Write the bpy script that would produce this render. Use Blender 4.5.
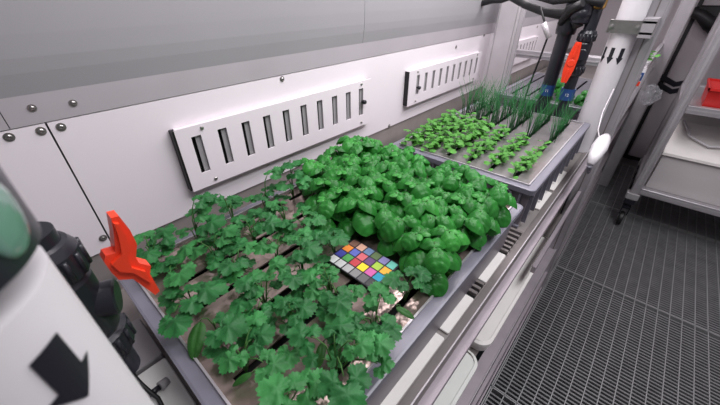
import bpy, math, random
from mathutils import Vector, Matrix, Quaternion
random.seed(11)
PI = math.pi
for o in list(bpy.data.objects): bpy.data.objects.remove(o)
SC = bpy.context.scene
COL = SC.collection
UP = 1.3                                   # camera height above the floor grating
# ---------------------------------------------------------------- camera
F_PX = 322.0; PITCH = math.radians(33.3); AZ = math.radians(41.5)
cd = bpy.data.cameras.new('camera'); cam = bpy.data.objects.new('camera', cd); COL.objects.link(cam)
cd.sensor_width = 36; cd.lens = F_PX/720*36; cd.clip_start = .01
cam.location = (0, 0, UP); cam.rotation_euler = (PI/2-PITCH, 0, AZ)
cd.dof.use_dof = True; cd.dof.focus_distance = .75; cd.dof.aperture_fstop = 10
SC.camera = cam
# ---------------------------------------------------------------- world, lamps, exposure
SC.view_settings.view_transform = 'Standard'; SC.view_settings.look = 'None'
SC.view_settings.gamma = 1; SC.view_settings.use_curve_mapping = False
SC.view_settings.exposure = 0.46
w = bpy.data.worlds.new('world'); SC.world = w; w.use_nodes = True
w.node_tree.nodes['Background'].inputs[0].default_value = (.80, .80, .88, 1)
w.node_tree.nodes['Background'].inputs[1].default_value = .15
def area(name, loc, size, power, col, rot=(0, 0, 0)):
    l = bpy.data.lights.new(name, 'AREA'); l.shape = 'RECTANGLE'; l.size, l.size_y = size
    l.energy = power; l.color = col
    o = bpy.data.objects.new(name, l); COL.objects.link(o)
    o.location = (loc[0], loc[1], loc[2]+UP); o.rotation_euler = rot
    return o
area('grow_lamp', (-.34, .42, .42), (.30, .65), 3.1, (1, .93, .97))
area('grow_lamp', (-.36, 1.25, .42), (.30, .95), 6.5, (1, .93, .97))
area('grow_lamp', (-.36, 2.35, .42), (.30, .95), 6.0, (1, .93, .97))
area('corridor_fill', (.50, .95, 1.05), (.3, 1.7), 22, (.97, .97, 1))  # unseen fill light, added to brighten the front rails and floor

def cam_basis():
    fh = Vector((-math.sin(AZ), math.cos(AZ), 0)); Fw = fh*math.cos(PITCH)+Vector((0, 0, -math.sin(PITCH)))
    R = Vector((math.cos(AZ), math.sin(AZ), 0)); return Fw, R, R.cross(Fw)
FW, RT, UPV = cam_basis()
def hit(px, py, ax, v):                    # measured photo position -> place on a known plane
    d = FW*F_PX+RT*(px-360)-UPV*(py-202.5)
    return d*(v/d[ax])

# ---------------------------------------------------------------- materials
MATS = {}
def mat(name, col, rough=.5, metal=0., var=0., vscale=30., bump=0., bscale=80., spec=.5, trans=0., alpha=1., coat=0., emit=None, sss=0.):
    m = bpy.data.materials.new(name); m.use_nodes = True; nt = m.node_tree; b = nt.nodes['Principled BSDF']
    b.inputs['Base Color'].default_value = (*col, 1); b.inputs['Roughness'].default_value = rough
    b.inputs['Metallic'].default_value = metal; b.inputs['Specular IOR Level'].default_value = spec
    b.inputs['Transmission Weight'].default_value = trans; b.inputs['Alpha'].default_value = alpha
    b.inputs['Coat Weight'].default_value = coat
    tc = nt.nodes.new('ShaderNodeTexCoord')
    if var:
        n = nt.nodes.new('ShaderNodeTexNoise'); n.inputs['Scale'].default_value = vscale; n.inputs['Detail'].default_value = 4
        nt.links.new(tc.outputs['Object'], n.inputs['Vector'])
        r = nt.nodes.new('ShaderNodeValToRGB'); r.color_ramp.elements[0].position = .3; r.color_ramp.elements[1].position = .7
        r.color_ramp.elements[0].color = (*[c*(1-var) for c in col], 1); r.color_ramp.elements[1].color = (*[min(1, c*(1+var)) for c in col], 1)
        nt.links.new(n.outputs['Fac'], r.inputs['Fac']); nt.links.new(r.outputs['Color'], b.inputs['Base Color'])
    if bump:
        n2 = nt.nodes.new('ShaderNodeTexNoise'); n2.inputs['Scale'].default_value = bscale; n2.inputs['Detail'].default_value = 3
        nt.links.new(tc.outputs['Object'], n2.inputs['Vector'])
        bp = nt.nodes.new('ShaderNodeBump'); bp.inputs['Strength'].default_value = bump; bp.inputs['Distance'].default_value = .004
        nt.links.new(n2.outputs['Fac'], bp.inputs['Height']); nt.links.new(bp.outputs['Normal'], b.inputs['Normal'])
    if emit:
        b.inputs['Emission Color'].default_value = (*emit[0], 1); b.inputs['Emission Strength'].default_value = emit[1]
    MATS[name] = m
    return m
def leafmat(name, col, var, rough, vein=0.):
    m = mat(name, col, rough, 0, var, 28, .3, 130, .3)
    nt = m.node_tree; b = nt.nodes['Principled BSDF']; out = nt.nodes['Material Output']
    t = nt.nodes.new('ShaderNodeBsdfTranslucent'); t.inputs['Color'].default_value = (min(1, col[0]*1.8), min(1, col[1]*1.7), col[2]*.9, 1)
    mx = nt.nodes.new('ShaderNodeMixShader'); mx.inputs[0].default_value = .22
    nt.links.new(b.outputs[0], mx.inputs[1]); nt.links.new(t.outputs[0], mx.inputs[2]); nt.links.new(mx.outputs[0], out.inputs[0])
    return m
M_WALL = mat('white_wall_panel', (.76, .71, .745), .42, 0, .03, 3)
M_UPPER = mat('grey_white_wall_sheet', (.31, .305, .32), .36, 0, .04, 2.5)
M_STRIP = mat('brushed_wall_strip', (.45, .425, .45), .4, .2, .05, 6)
M_SEAM = mat('dark_seam', (.03, .03, .035), .8)
M_STEEL = mat('steel', (.36, .35, .34), .3, .9, .1, 60)
M_ALU = mat('aluminium', (.46, .44, .46), .38, .55, .06, 25)
M_ALU_W = mat('pale_aluminium', (.56, .53, .55), .42, .3, .05, 15)
M_BEAM = mat('mauve_grey_rail', (.42, .365, .40), .52, .35, .08, 12)
M_TAUPE = mat('taupe_rail', (.21, .185, .18), .5, .3, .1, 20)
M_SHELF = mat('grey_shelf_sheet', (.30, .27, .26), .5, .3, .1, 12)
M_CRATE = mat('grey_crate_plastic', (.155, .140, .158), .42, 0, .06, 20)
M_CRATE2 = mat('grey_crate_rim_plastic', (.165, .16, .198), .36, 0, .06, 20)
M_LID = mat('brownish_tray_lid', (.34, .265, .235), .15, .6, .28, 14, .6, 24)
M_LID2 = mat('silver_tray_lid', (.27, .25, .255), .25, .45, .2, 14, .35, 28)
M_BLACK = mat('black_plastic', (.012, .012, .018), .32, 0, .1, 20)
M_RUBBER = mat('black_rubber', (.007, .007, .008), .5)
M_DARK = mat('dark_void', (.008, .008, .009), .9)
M_PVC = mat('dark_grey_pvc', (.013, .014, .020), .32, 0, .1, 30, coat=.1)
M_RED = mat('red_orange_plastic', (.85, .055, .018), .4)
M_REDC = mat('red_crate_plastic', (.62, .02, .018), .4)
M_WHITE = mat('white_pvc', (.66, .64, .66), .4, 0, .02, 10)
M_CREAM = mat('pale_plastic', (.82, .83, .79), .45, 0, .03, 15)
M_PINKW = mat('warm_white_plastic', (.86, .82, .79), .45, 0, .03, 15)
M_BLUE = mat('blue_label', (.012, .055, .19), .4)
M_BRASS = mat('brass', (.45, .27, .08), .3, .8, .1, 40)
M_FLOOR = mat('galvanised_grating', (.20, .20, .205), .5, .3, .15, 18)
M_UNDER = mat('dark_underfloor', (.015, .017, .021), .7)
M_DOOR = mat('grey_white_door', (.42, .38, .40), .45, 0, .03, 4)
M_BOX = mat('white_crate', (.52, .49, .49), .5, 0, .03, 6)
M_TRIM = mat('grey_shutter', (.33, .32, .33), .5)
M_BASIL = [leafmat('basil_leaf', (.026, .190, .028), .3, .36), leafmat('basil_leaf_light', (.044, .27, .042), .3, .36)]
M_HERB = [leafmat('herb_leaf', (.025, .150, .040), .3, .5), leafmat('herb_leaf_light', (.042, .215, .058), .3, .5)]
M_SEED = leafmat('seedling_leaf', (.085, .29, .045), .3, .5)
M_CHIVE = leafmat('chive_blade', (.030, .17, .05), .3, .5)
M_STEM = leafmat('plant_stem', (.06, .17, .04), .2, .5)
M_OVAL = leafmat('cotyledon_leaf', (.028, .115, .022), .25, .5)
M_GLINT = mat('green_glint', (.13, .26, .20), .08, 0, .35, 18, coat=1.)
M_BAG = mat('clear_plastic_film', (.75, .76, .80), .15, 0, 0, 1, .8, 40, trans=.6, alpha=.32)

# ---------------------------------------------------------------- mesh helpers
class MB:
    def __init__(s): s.v = []; s.f = []; s.m = []; s.sm = []
    def add(s, vs, fs, mi=0, smooth=False):
        b = len(s.v); s.v += [tuple(v) for v in vs]
        for f in fs: s.f.append(tuple(b+i for i in f)); s.m.append(mi); s.sm.append(smooth)
        return s
    def box(s, a, b, mi=0, bev=0.0):
        x0, y0, z0 = [min(a[i], b[i]) for i in range(3)]; x1, y1, z1 = [max(a[i], b[i]) for i in range(3)]
        if bev <= 0:
            vs = [(x0,y0,z0),(x1,y0,z0),(x1,y1,z0),(x0,y1,z0),(x0,y0,z1),(x1,y0,z1),(x1,y1,z1),(x0,y1,z1)]
            return s.add(vs, [(0,3,2,1),(4,5,6,7),(0,1,5,4),(1,2,6,5),(2,3,7,6),(3,0,4,7)], mi)
        bev = min(bev, (x1-x0)*.45, (y1-y0)*.45, (z1-z0)*.45)
        def ring(ins, z):
            k = bev
            X0, X1, Y0, Y1 = x0+ins, x1-ins, y0+ins, y1-ins
            return [(X0+k,Y0,z),(X1-k,Y0,z),(X1,Y0+k,z),(X1,Y1-k,z),(X1-k,Y1,z),(X0+k,Y1,z),(X0,Y1-k,z),(X0,Y0+k,z)]
        e = bev*.5
        rings = [ring(e, z0), ring(0, z0+e), ring(0, z1-e), ring(e, z1)]
        vs = sum(rings, []); fs = []
        for r in range(3):
            for i in range(8): j = (i+1) % 8; fs.append((r*8+i, r*8+j, r*8+8+j, r*8+8+i))
        fs.append(tuple(range(7, -1, -1))); fs.append(tuple(range(24, 32)))
        return s.add(vs, fs, mi)
    def tube(s, pts, r, n=10, mi=0, cap=True, smooth=True):
        pts = [Vector(p) for p in pts]; rs = r if isinstance(r, (list, tuple)) else [r]*len(pts)
        t0 = (pts[1]-pts[0]).normalized(); ref = Vector((0,0,1)) if abs(t0.z) < .9 else Vector((1,0,0))
        u = t0.cross(ref).normalized(); vs = []
        for i, p in enumerate(pts):
            t = (pts[min(i+1, len(pts)-1)]-pts[max(i-1, 0)])
            t = t.normalized() if t.length > 1e-9 else t0
            u = (u-t*u.dot(t)); u = u.normalized() if u.length > 1e-6 else t.orthogonal().normalized()
            w_ = t.cross(u)
            for k in range(n):
                a = 2*PI*k/n; vs.append(p+(u*math.cos(a)+w_*math.sin(a))*rs[i])
        fs = []
        for i in range(len(pts)-1):
            for k in range(n): j = (k+1) % n; fs.append((i*n+k, i*n+j, (i+1)*n+j, (i+1)*n+k))
        s.add(vs, fs, mi, smooth)
        if cap:
            b = len(s.v)-len(vs)
            s.f.append(tuple(b+k for k in range(n-1, -1, -1))); s.m.append(mi); s.sm.append(False)
            s.f.append(tuple(b+(len(pts)-1)*n+k for k in range(n))); s.m.append(mi); s.sm.append(False)
        return s
    def lathe(s, c, prof, n=28, mi=0, axis=(0,0,1)):   # prof: (radius, height) pairs, hard steps by repeated rings
        c = Vector(c); ax = Vector(axis).normalized(); u = ax.orthogonal().normalized(); w_ = ax.cross(u)
        for (r0, h0), (r1, h1) in zip(prof[:-1], prof[1:]):
            vs = []
            for k in range(n):
                a = 2*PI*k/n; d = u*math.cos(a)+w_*math.sin(a)
                vs += [c+ax*h0+d*r0, c+ax*h1+d*r1]
            s.add(vs, [(2*k, 2*((k+1) % n), 2*((k+1) % n)+1, 2*k+1) for k in range(n)], mi, True)
        for (r, h), rev in ((prof[0], True), (prof[-1], False)):
            if r > 1e-5:
                vs = [c+ax*h+(u*math.cos(2*PI*k/n)+w_*math.sin(2*PI*k/n))*r for k in range(n)]
                idx = tuple(range(n)); s.add(vs, [idx[::-1] if rev else idx], mi)
        return s
    def ball(s, c, r, mi=0, nu=14, nv=8):
        vs = []; fs = []
        for i in range(nv+1):
            th = PI*i/nv
            for k in range(nu):
                a = 2*PI*k/nu; vs.append((c[0]+r[0]*math.sin(th)*math.cos(a), c[1]+r[1]*math.sin(th)*math.sin(a), c[2]+r[2]*math.cos(th)))
        for i in range(nv):
            for k in range(nu): j = (k+1) % nu; fs.append((i*nu+k, (i+1)*nu+k, (i+1)*nu+j, i*nu+j))
        return s.add(vs, fs, mi, True)
    def prism(s, poly, thick_vec, mi=0):   # poly: list of 3D points
        n = len(poly); t = Vector(thick_vec); vs = [Vector(p) for p in poly]+[Vector(p)+t for p in poly]
        fs = [tuple(range(n-1, -1, -1)), tuple(range(n, 2*n))]+[(i, (i+1) % n, n+(i+1) % n, n+i) for i in range(n)]
        return s.add(vs, fs, mi)
    def mesh(s, name, mats, off=(0,0,0)):
        me = bpy.data.meshes.new(name)
        me.from_pydata([(v[0]-off[0], v[1]-off[1], v[2]-off[2]) for v in s.v], [], s.f)
        for m in (mats if isinstance(mats, (list, tuple)) else [mats]): me.materials.append(m)
        me.polygons.foreach_set('material_index', s.m); me.polygons.foreach_set('use_smooth', s.sm)
        me.update(); return me
    def build(s, name, mats, parent=None):
        """Top level: origin moves to the base centre. Child: mesh given in place, stored relative to its thing."""
        if parent is None:
            xs = [v[0] for v in s.v]; ys = [v[1] for v in s.v]; zs = [v[2] for v in s.v]
            off = ((min(xs)+max(xs))/2, (min(ys)+max(ys))/2, min(zs))
            o = bpy.data.objects.new(name, s.mesh(name, mats, off)); COL.objects.link(o); o.location = (off[0], off[1], off[2]+UP)
            o['_o'] = off
        else:
            off = tuple(parent['_o'])
            o = bpy.data.objects.new(name, s.mesh(name, mats, off)); COL.objects.link(o); o.parent = parent; o['_o'] = off
        return o
def tag(o, label=None, cat=None, group=None, kind=None):
    if label: o['label'] = label
    if cat: o['category'] = cat
    if group: o['group'] = group
    if kind: o['kind'] = kind
    return o
def thing(name, label, cat, loc, group=None):
    o = bpy.data.objects.new(name, None); COL.objects.link(o); o.empty_display_size = .02
    o.location = (loc[0], loc[1], loc[2]+UP); o['_o'] = tuple(loc)
    return tag(o, label, cat, group)
def dup(root, loc, rotz=0., scale=1., label=None, group=None):
    def cp(o, par):
        c = o.copy(); COL.objects.link(c)
        if par: c.parent = par
        for ch in CH.get(o.name, []): cp(ch, c)
        return c
    c = cp(root, None); c.location = (loc[0], loc[1], loc[2]+UP); c.rotation_euler = (0, 0, rotz); c.scale = (scale,)*3
    if label: c['label'] = label
    if group: c['group'] = group
    return c
CH = {}
def reg(root):                             # remember the children of a prototype for dup()
    for o in COL.objects:
        if o.parent == root: CH.setdefault(root.name, []).append(o); reg(o)
def struct(name, mb, mats, parent=None):
    return tag(mb.build(name, mats, parent), kind=None if parent else 'structure')
ORD = ['first', 'second', 'third', 'fourth', 'fifth', 'sixth', 'seventh', 'eighth', 'ninth', 'tenth', 'eleventh', 'twelfth']

# ================================================================ SETTING
# wall behind the trays: cladding panels with narrow seams over a dark backing
WX = -.70
mb = MB()
mb.box((WX-.03, -.9, -1.3), (WX-.006, 4.2, .75), 1)
seams = [-.9, .041, 1.765, 2.6, 3.75]
g = .0014
for a, b in zip(seams[:-1], seams[1:]):
    mb.box((WX-.006, a+g, -.432), (WX, b-g, -.1745), 0)
mb.box((WX-.006, -.9, -1.3), (WX-.004, 3.75, -.434), 3)
for a, b in zip([-.9, .0, 1.765], [0., 1.765, 3.75]):
    mb.box((WX-.006, a+.0006, -.173), (WX+.001, b-.0006, -.130), 2)
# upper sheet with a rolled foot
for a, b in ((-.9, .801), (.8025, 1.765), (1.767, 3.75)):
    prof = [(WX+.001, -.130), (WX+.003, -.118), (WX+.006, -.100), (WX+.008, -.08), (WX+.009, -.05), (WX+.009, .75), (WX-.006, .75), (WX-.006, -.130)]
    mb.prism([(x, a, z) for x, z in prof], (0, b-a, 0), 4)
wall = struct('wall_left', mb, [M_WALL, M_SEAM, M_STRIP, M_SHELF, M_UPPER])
def bolt(p, r=.0045, m=M_STEEL):
    b = MB(); b.lathe(p, [(r*1.5, 0), (r*1.5, .001)], 16, 0, (1,0,0))
    b.lathe(p, [(r*.95, .001), (r*.9, r*.7), (r*.6, r*.9), (r*.45, r*.9), (r*.42, r*.5), (0, r*.5)], 12, 0, (1,0,0))
    return b.build('bolt', m, wall)
for px, py in ((9,137), (41,131), (61,127), (103,238), (282,79), (456,47), (389,126), (484,35)):
    p = hit(px, py, 0, WX); bolt(p)
for px, py in ((32,108), (73,103)):
    p = hit(px, py, 0, WX+.001); bolt(p, .0038)
for y in (2.05, 2.5): bolt(Vector((WX, y, -.19)), .005)

# floor: open grating of bearing bars and close cross bars over a dark pit
mb = MB()
mb.box((-.75, -.9, -1.42), (1.45, 3.75, -1.40), 1)
FX0, FX1 = -.052, 1.40
def grate(y0, y1):
    n = int((FX1-FX0)/.0455)
    for i in range(n+1):
        x = FX0+.006+i*.0455; mb.box((x-.0016, y0, -1.330), (x+.0016, y1, -1.2995), 2)
    k = int((y1-y0)/.0175)
    for i in range(1, k):
        y = y0+i*.0175; mb.box((FX0+.004, y-.0034, -1.310), (FX1-.004, y+.0034, -1.3015), 0)
    for y in (y0, y1): mb.box((FX0, y-.0022, -1.33), (FX1, y+.0022, -1.2995), 2)
    for x in (FX0, FX1): mb.box((x-.0022, y0, -1.33), (x+.0022, y1, -1.2995), 2)
grate(.15, .838); grate(.845, 1.733); grate(1.740, 2.63); grate(2.637, 3.52)
mb.box((-.075, -.9, -1.34), (-.058, 3.75, -1.30), 3)
struct('floor', mb, [M_FLOOR, M_UNDER, mat('grating_bearing_bar', (.34, .34, .345), .5, .4), M_BEAM])
mb = MB(); mb.box((-.75, -.9, .75), (1.45, 3.85, .78)); 
mb = MB(); mb.box((-.73, -1.3, 1.20), (1.45, 3.85, 1.23)); struct('ceiling', mb, M_WALL)
mb = MB(); mb.box((1.42, -1.3, -1.42), (1.45, 3.75, 1.20)); struct('wall_right', mb, M_DOOR)
mb = MB()
mb.box((-.73, 3.75, -1.42), (1.45, 3.80, 1.20), 0)
mb.box((-.10, 3.72, -1.30), (.018, 3.75, 1.2), 0)
struct('wall_end', mb, M_DOOR)
# end door with rubber seal and chevrons
mb = MB(); mb.box((.045, 3.69, -1.27), (1.25, 3.735, .70), 0, .01)
door = struct('door_1', mb, M_DOOR)
mb = MB()
for a, b in (((.018, 3.70, -1.30), (.044, 3.728, .70)),): mb.box(a, b)
mb.box((.044, 3.69, -1.30), (1.25, 3.728, -1.272))
mb.build('door_seal', M_RUBBER, door)
mb = MB()
c = hit(673, 88, 1, 3.69)
for dz in (.028, -.028):
    for sx in (-1, 1):
        x0, x1 = c.x, c.x+sx*.115
        z0 = c.z+dz
        mb.prism([(x0, 3.688, z0-.02), (x1, 3.688, z0+.03), (x1, 3.688, z0+.07), (x0, 3.688, z0+.02)] if sx > 0 else
                 [(x0, 3.688, z0+.02), (x1, 3.688, z0+.07), (x1, 3.688, z0+.03), (x0, 3.688, z0-.02)], (0, -.002, 0))
mb.build('chevron_marking', M_BLACK, door)
c = hit(705, 15, 1, 3.66)
mb = MB()
mb.box((c.x-.07, 3.60, c.z-.02), (c.x+.09, 3.69, c.z+.06), 0, .02)
mb.tube([(c.x-.11, 3.62, c.z+.03), (c.x-.02, 3.60, c.z-.0), (c.x+.05, 3.60, c.z-.05), (c.x+.10, 3.62, c.z-.09)], [.03,.035,.045,.04], 10)
mb.build('door_handle', M_RUBBER, door)

# ================================================================ SHELVING RACK
rk = thing('shelving_rack', 'long grey metal growing rack carrying the plant trays along the white wall', 'rack', (-.37, 1.6, -1.3))
for y0, y1 in ((-.55, 1.50), (1.52, 3.68)):
    b = MB(); b.box((-.685, y0, -.535), (-.112, y1, -.522), 0); b.box((-.688, y0, -.522), (-.682, y1, -.50), 0)
    b.build('shelf', M_SHELF, rk)
def rail(name, x0, x1, z0, z1, m, lip=0, y0=-.55, y1=3.68):
    b = MB(); b.box((x0, y0, z0), (x1, y1, z1), 0, .0015)
    if lip: b.box((x1-.0022, y0, z1), (x1, y1, z1+.004), 1)
    return b.build(name, [m, M_ALU_W], rk)
rail('front_rail', -.1145, -.098, -.548, -.520, M_TAUPE, 1)
rail('front_rail', -.101, -.083, -.574, -.560, M_BEAM, 0)
rail('front_rail', -.112, -.100, -.66, -.64, M_TAUPE, 0)
rail('front_rail', -.1085, -.068, -1.10, -1.045, M_BEAM, 1)
rail('front_rail', -.086, -.0625, -1.30, -1.19, M_BEAM, 0)
rail('lower_shelf', -.66, -.10, -.86, -.85, M_SHELF)
# wall-side upright (wide pale column) and front uprights with slots
def upright(x0, x1, y0, y1, z0, z1, m, slots=True):
    b = MB(); b.box((x0, y0, z0), (x1, y1, z1), 0, .004)
    b.box((x0+.006, y0-.0015, z0+.01), (x0+.010, y0, z1-.01), 1); b.box((x1-.010, y0-.0015, z0+.01), (x1-.006, y0, z1-.01), 1)
    b.box((x1, y0+.012, z0+.01), (x1+.0015, y0+.016, z1-.01), 1); b.box((x1, y1-.02, z0+.01), (x1+.0015, y1-.016, z1-.01), 1)
    return b.build('upright', [m, M_TRIM], rk)
upright(-.645, -.552, 1.66, 1.75, -.522, .72, M_ALU_W)
upright(-.645, -.552, -.60, -.52, -1.3, .72, M_ALU_W)
upright(-.108, -.052, 1.505, 1.55, -1.3, .72, M_ALU)
upright(-.066, .008, 2.95, 3.00, -1.3, .72, M_ALU)
b = MB(); b.box((-.1115, 1.506, -1.29), (-.108, 1.545, .70)); b.build('dark_gap_strip', M_RUBBER, rk)  # dark strip drawn for the gap line between pipe and upright
b = MB(); b.box((-.084, 1.5035, -1.29), (-.080, 1.505, .70)); b.build('groove', M_TAUPE, rk)
upright(-.108, -.052, -.60, -.55, -1.3, .72, M_ALU)
for z0 in (-.30,):
    b = MB(); b.box((-.64, 1.98, z0), (-.055, 2.02, z0+.036), 0, .002); b.box((-.64, 1.975, z0+.014), (-.055, 1.98, z0+.020), 1)
    b.build('cross_bar', [M_ALU, M_TRIM], rk)
b = MB(); b.box((-.40, 2.30, -.33), (-.055, 2.33, -.30), 0, .002); b.build('cross_bar', [M_ALU], rk)
# diagonal brace rails seen beyond the second tray
for (xa, xb, z) in ((-.072, -.052, -.44), (-.072, -.054, -.30), (-.085, -.06, -.36)):
    b = MB(); b.box((xa, 1.55, z), (xb, 3.68, z+.022), 0, .002); b.build('side_rail', M_ALU, rk)
b = MB(); b.box((-.082, .9, -.74), (-.070, 3.68, -.715), 0, .002); b.build('side_rail', M_BEAM, rk)

# white inlays showing between tray foot and front rail
for i, (a, c2) in enumerate(((.13, .360), (.372, .478), (.535, .648), (.90, 1.02), (1.04, 1.20))):
    b = MB(); b.box((-.170, a, -.521), (-.1165, c2, -.5165), 0, .003); b.box((-.170, a+.003, -.5165), (-.150, c2-.003, -.510), 0)
    tag(b.build('white_plate', M_PINKW), 'white flat plate between tray foot and front rail, %s from the near end' % ORD[i], 'plate', 'white plates under the tray edges')
for y in (.487, .503, .519, .655, .672, .69, .71, .73, .75):
    b = MB(); b.box((-.165, y, -.523), (-.1165, y+.008, -.512), 0, .001); b.build('spacer_block', M_TAUPE, rk)
for y0, y1 in ((.480, .534), (.650, .765)):
    b = MB(); b.box((-.164, y0, -.5222), (-.117, y1, -.5205)); b.build('shelf_opening', M_DARK, rk)

# pale shallow trays on the lower level with rounded corners
def pale_tray(y0, y1, label, m):
    t = thing('shallow_tray', label, 'tray', (-.35, (y0+y1)/2, -.85), 'pale shallow trays on the lower level')
    def ringpts(x0, x1, ya, yb, r, z, n=5):
        pts = []
        for cx, cy, a0 in ((x1-r, ya+r, -PI/2), (x1-r, yb-r, 0), (x0+r, yb-r, PI/2), (x0+r, ya+r, PI)):
            for k in range(n+1): a = a0+PI/2*k/n; pts.append((cx+r*math.cos(a), cy+r*math.sin(a), z))
        return pts
    b = MB(); b.prism(ringpts(-.60, -.084, y0+.012, y1-.012, .03, -.849), (0, 0, .045)); b.build('body', m, t)
    b = MB(); A = ringpts(-.61, -.078, y0, y1, .036, -.806); B = ringpts(-.60, -.086, y0+.008, y1-.008, .03, -.801); n = len(A)
    b.add(A+B, [(i, (i+1) % n, n+(i+1) % n, n+i) for i in range(n)])
    A2 = [(p[0], p[1], p[2]-.012) for p in A]; b.add(A2+A, [(i, (i+1) % n, n+(i+1) % n, n+i) for i in range(n)])
    b.build('rim', m, t)
pale_tray(.0, .572, 'pale greenish white shallow tray on lower level, nearest the camera', M_CREAM)
pale_tray(.604, 1.22, 'pale white shallow tray on lower level, second from the near end', M_PINKW)
pale_tray(1.60, 2.2, 'pale white shallow tray on lower level beyond the front upright', M_PINKW)

# ================================================================ VENT PANELS
def vent(y0, y1, z0, z1, knob_left, label, first_slot, last_slot):
    X = -.682; t = thing('vent_panel', label, 'vent', (WX, (y0+y1)/2, z0), 'slotted vent panels on the wall')
    n = 10; sl = [first_slot+(last_slot-first_slot)*i/(n-1) for i in range(n)]; hw = .0105
    zs0, zs1 = z0+.036, z1-.022
    b = MB()
    b.box((X-.003, y0, z0), (X, y1, zs0)); b.box((X-.003, y0, zs1), (X, y1, z1))
    e = [y0]+sum([[s-hw, s+hw] for s in sl], [])+[y1]
    for i in range(0, len(e), 2): b.box((X-.003, e[i], zs0), (X, e[i+1], zs1))
    b.box((WX+.0005, y0+.002, z0+.002), (X-.003, y0+.005, z1-.002), 0)
    b.box((WX+.0005, y1-.005, z0+.002), (X-.003, y1-.002, z1-.002), 0)
    b.box((WX+.0005, y0+.002, z1-.005), (X-.003, y1-.002, z1-.002), 0); b.box((WX+.0005, y0+.002, z0+.002), (X-.003, y1-.002, z0+.005), 0)
    b.build('plate', M_WALL, t)
    b = MB(); b.box((WX+.0006, y0+.006, zs0-.01), (WX+.002, y1-.006, zs1+.01)); b.build('duct_opening', M_DARK, t)
    b = MB()
    for s in sl: b.box((X-.008, s-hw*.05, zs0-.006), (X-.006, s+hw*1.5, zs1+.006))
    b.build('shutter', M_TRIM, t)
    b = MB(); b.box((WX+.0006, y0-.004, z0+.004), (X-.001, y0, z1-.002)); b.build('shadow_gap', M_RUBBER, t)  # black strip painted in for the shadow gap at the plate edge
    ky = sl[0] if knob_left else sl[-1]+.008
    b = MB(); b.lathe((X-.004, ky, (zs0+zs1)/2+(0 if not knob_left else -.01)), [(.003, 0), (.003, .006), (.006, .006), (.007, .014), (.005, .017), (0, .018)], 14, 0, (1,0,0)); b.build('knob', M_BLACK, t)
    for yy in (y0+.055, y1-.045):
        for zz in (z0+.012, z1-.009):
            b = MB(); b.lathe((X, yy, zz), [(.0042, 0), (.0042, .0015), (.003, .003), (0, .003)], 10, 0, (1,0,0)); b.build('screw', M_STEEL, t)
vent(.213, .822, -.374, -.232, False, 'white slotted wall vent nearest the camera, above the basil', .252, .776)
vent(1.043, 1.655, -.372, -.243, True, 'white slotted wall vent beside the wide pale upright, above the seedlings', 1.105, 1.615)
vent(1.93, 2.54, -.372, -.243, True, 'white slotted wall vent partly hidden beyond the wide pale upright', 1.99, 2.50)

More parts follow.
